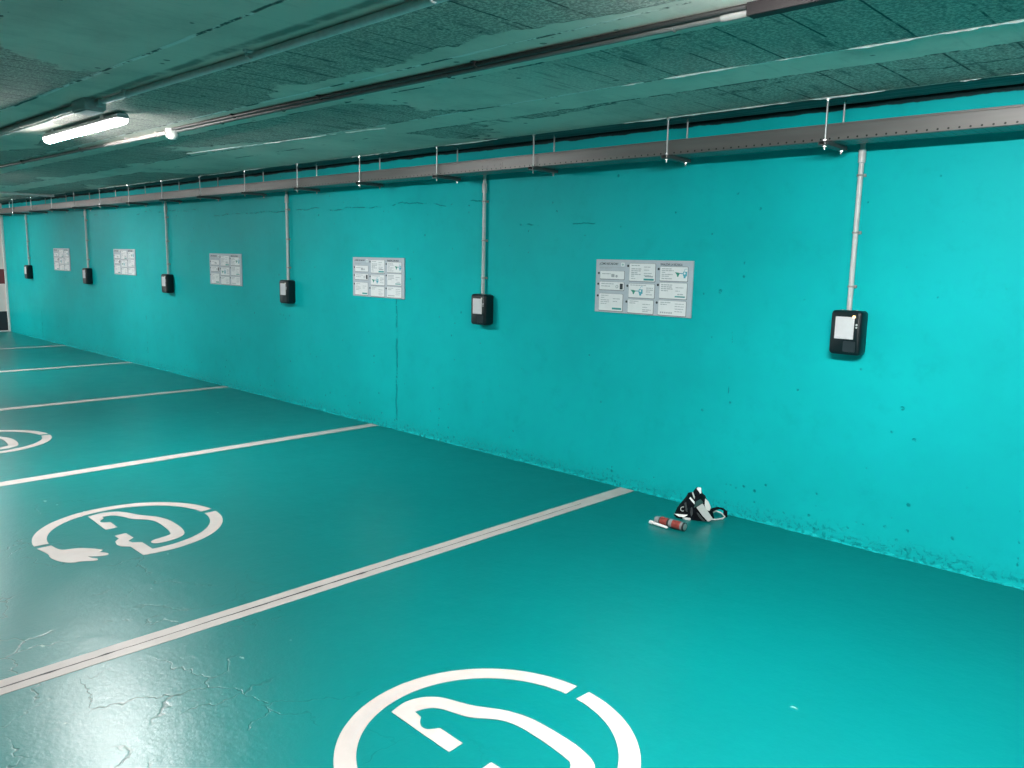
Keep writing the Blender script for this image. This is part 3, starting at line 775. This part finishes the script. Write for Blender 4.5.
slab('fold', [(.000, .050, -.070), (.010, .046, -.072), (.036, .020, -.076), (.050, .006, -.076), (.034, .008, -.077), (.012, .028, -.074)], M['foldgrey'], .006, 'dark grey fold')
slab('top_tab', [(-.008, .166, -.02), (.0, .172, -.018), (.016, .17, -.014), (.02, .142, -.022), (.012, .14, -.026), (.004, .155, -.024)], M['bagwhite'], .006, 'white tab at the top')
slab('base_edge', [(-.117, .025, -.046), (-.1, .0265, -.056), (-.044, .031, -.068), (-.062, .019, -.074), (-.09, .0165, -.066)], M['bagwhite'], .006, 'white bottom edge')
MB().ribbon([L(-.038, .118, -.045), L(-.026, .107, -.052), L(-.010, .092, -.058)], -E2, .010, .004).build('strap', M['bagwhite'], bag)['label'] = 'short white strap'
MB().ribbon([L(-.026, .144, -.03), L(-.018, .126, -.042), L(-.006, .108, -.05)], -E2, .008, .004).build('strap', M['baggrey'], bag)['label'] = 'grey strap'
MB().torus(L(-.072, .055, -.052), E2 * -1 + E1 * .3, .0115, .0019, 16, .4, 4.6).build('ring', M['baggrey'], bag, True)
MB().ribbon([L(.068, .045, -.02), L(.09, .055, 0), L(.115, .056, .02), L(.14, .048, .03), L(.150, .035, .03), L(.150, .012, .02)], Vector((0, -.3, 1)), .022, .004).build('strap', M['bagblack'], bag)['label'] = 'black looped strap'
MB().tube([L(.072, .006, -.03), L(.10, .005, -.025), L(.135, .006, .0), L(.148, .012, .018), L(.13, .03, .02), L(.10, .043, .01), L(.084, .035, 0)], .0042, 8).build('cord', M['bagpale'], bag, True)['label'] = 'pale looped cord'
# small white piece in front
o = tag(MB().box((-.021, -.006, 0), (.021, .006, .012), .003).build('rubber_block', M['bagwhite'], loc=(.560, -.252, 0)), 'small white block lying on the floor in front of the bag', 'block')
o.rotation_euler.z = math.radians(18)

# spray can lying on its side, white tube beside it
ca, cb = Vector((.485, -.430, .0230)), Vector((.658, -.425, .0230))
can = empty('spray_can', ca - Vector((0, 0, .0230)), 'red and black spray can lying on the floor left of the bag', 'can')
d = (cb - ca)
def cyl(name, t0, t1, r0, r1, mat, lab=None, bev=True):
    a, b = Vector((0, 0, .0230)) + d * t0, Vector((0, 0, .0230)) + d * t1
    o = MB().tube([a, b], [r0 * .84, r1 * .84], 24).build(name, mat, can, True)
    if lab: o['label'] = lab
    return o
cyl('cap', 0, .15, .021, .0235, M['cangrey'], 'grey plastic cap')
cyl('shoulder', .15, .2, .0235, .027, M['candark'])
cyl('label_band', .2, .43, .0268, .0268, M['canred'], 'red printed band')
cyl('label_band', .43, .49, .0270, .0270, M['candark'], 'black band')
cyl('label_band', .49, .60, .0268, .0268, M['cangrey'], 'grey band')
cyl('label_band', .60, .87, .0268, .0268, M['canred'], 'red printed band')
cyl('label_band', .87, .94, .0268, .0268, M['cangrey'], 'grey band')
cyl('rim', .94, .99, .0270, .0265, M['candark'])
cyl('base_disc', .985, 1.0, .022, .019, M['canmetal'], 'metal base')
ta, tb = Vector((.462, -.452, .0095)), Vector((.578, -.466, .0095))
tb_ = empty('marker_tube', (ta.x, ta.y, 0), 'slim white tube lying beside the spray can', 'tube')
dd = tb - ta; z0 = Vector((0, 0, .0095))
MB().tube([z0 + dd * .14, z0 + dd * .96, z0 + dd], [.0075, .0075, .0055], 16).build('barrel', M['bagwhite'], tb_, True)
MB().tube([z0, z0 + dd * .02, z0 + dd * .15], [.007, .0093, .0093], 16).build('cap', M['bagwhite'], tb_, True)

# ------------------------------------------------------------------ camera, world, view
cam = bpy.data.cameras.new('camera'); co = bpy.data.objects.new('camera', cam); col.objects.link(co)
cam.sensor_width = 36; cam.lens = 804.62 / 1024 * 36; cam.clip_start = .05; cam.clip_end = 100
r_ = Vector((.7202643, .6933742, .0212499)); u_ = Vector((-.1198009, .0941577, .9883229)); f_ = Vector((-.6832767, .7143995, -.1508853))
mt = Matrix((r_, u_, -f_)).transposed().to_4x4(); mt.translation = (2.72526, -3.87871, 1.33657)
co.matrix_world = mt
sc.camera = co
w = bpy.data.worlds.new('world'); sc.world = w; w.use_nodes = True
w.node_tree.nodes['Background'].inputs[0].default_value = (.02, .02, .02, 1)
sc.view_settings.view_transform = 'Standard'; sc.view_settings.look = 'None'
sc.view_settings.gamma = 1; sc.view_settings.use_curve_mapping = False
sc.view_settings.exposure = 1.55
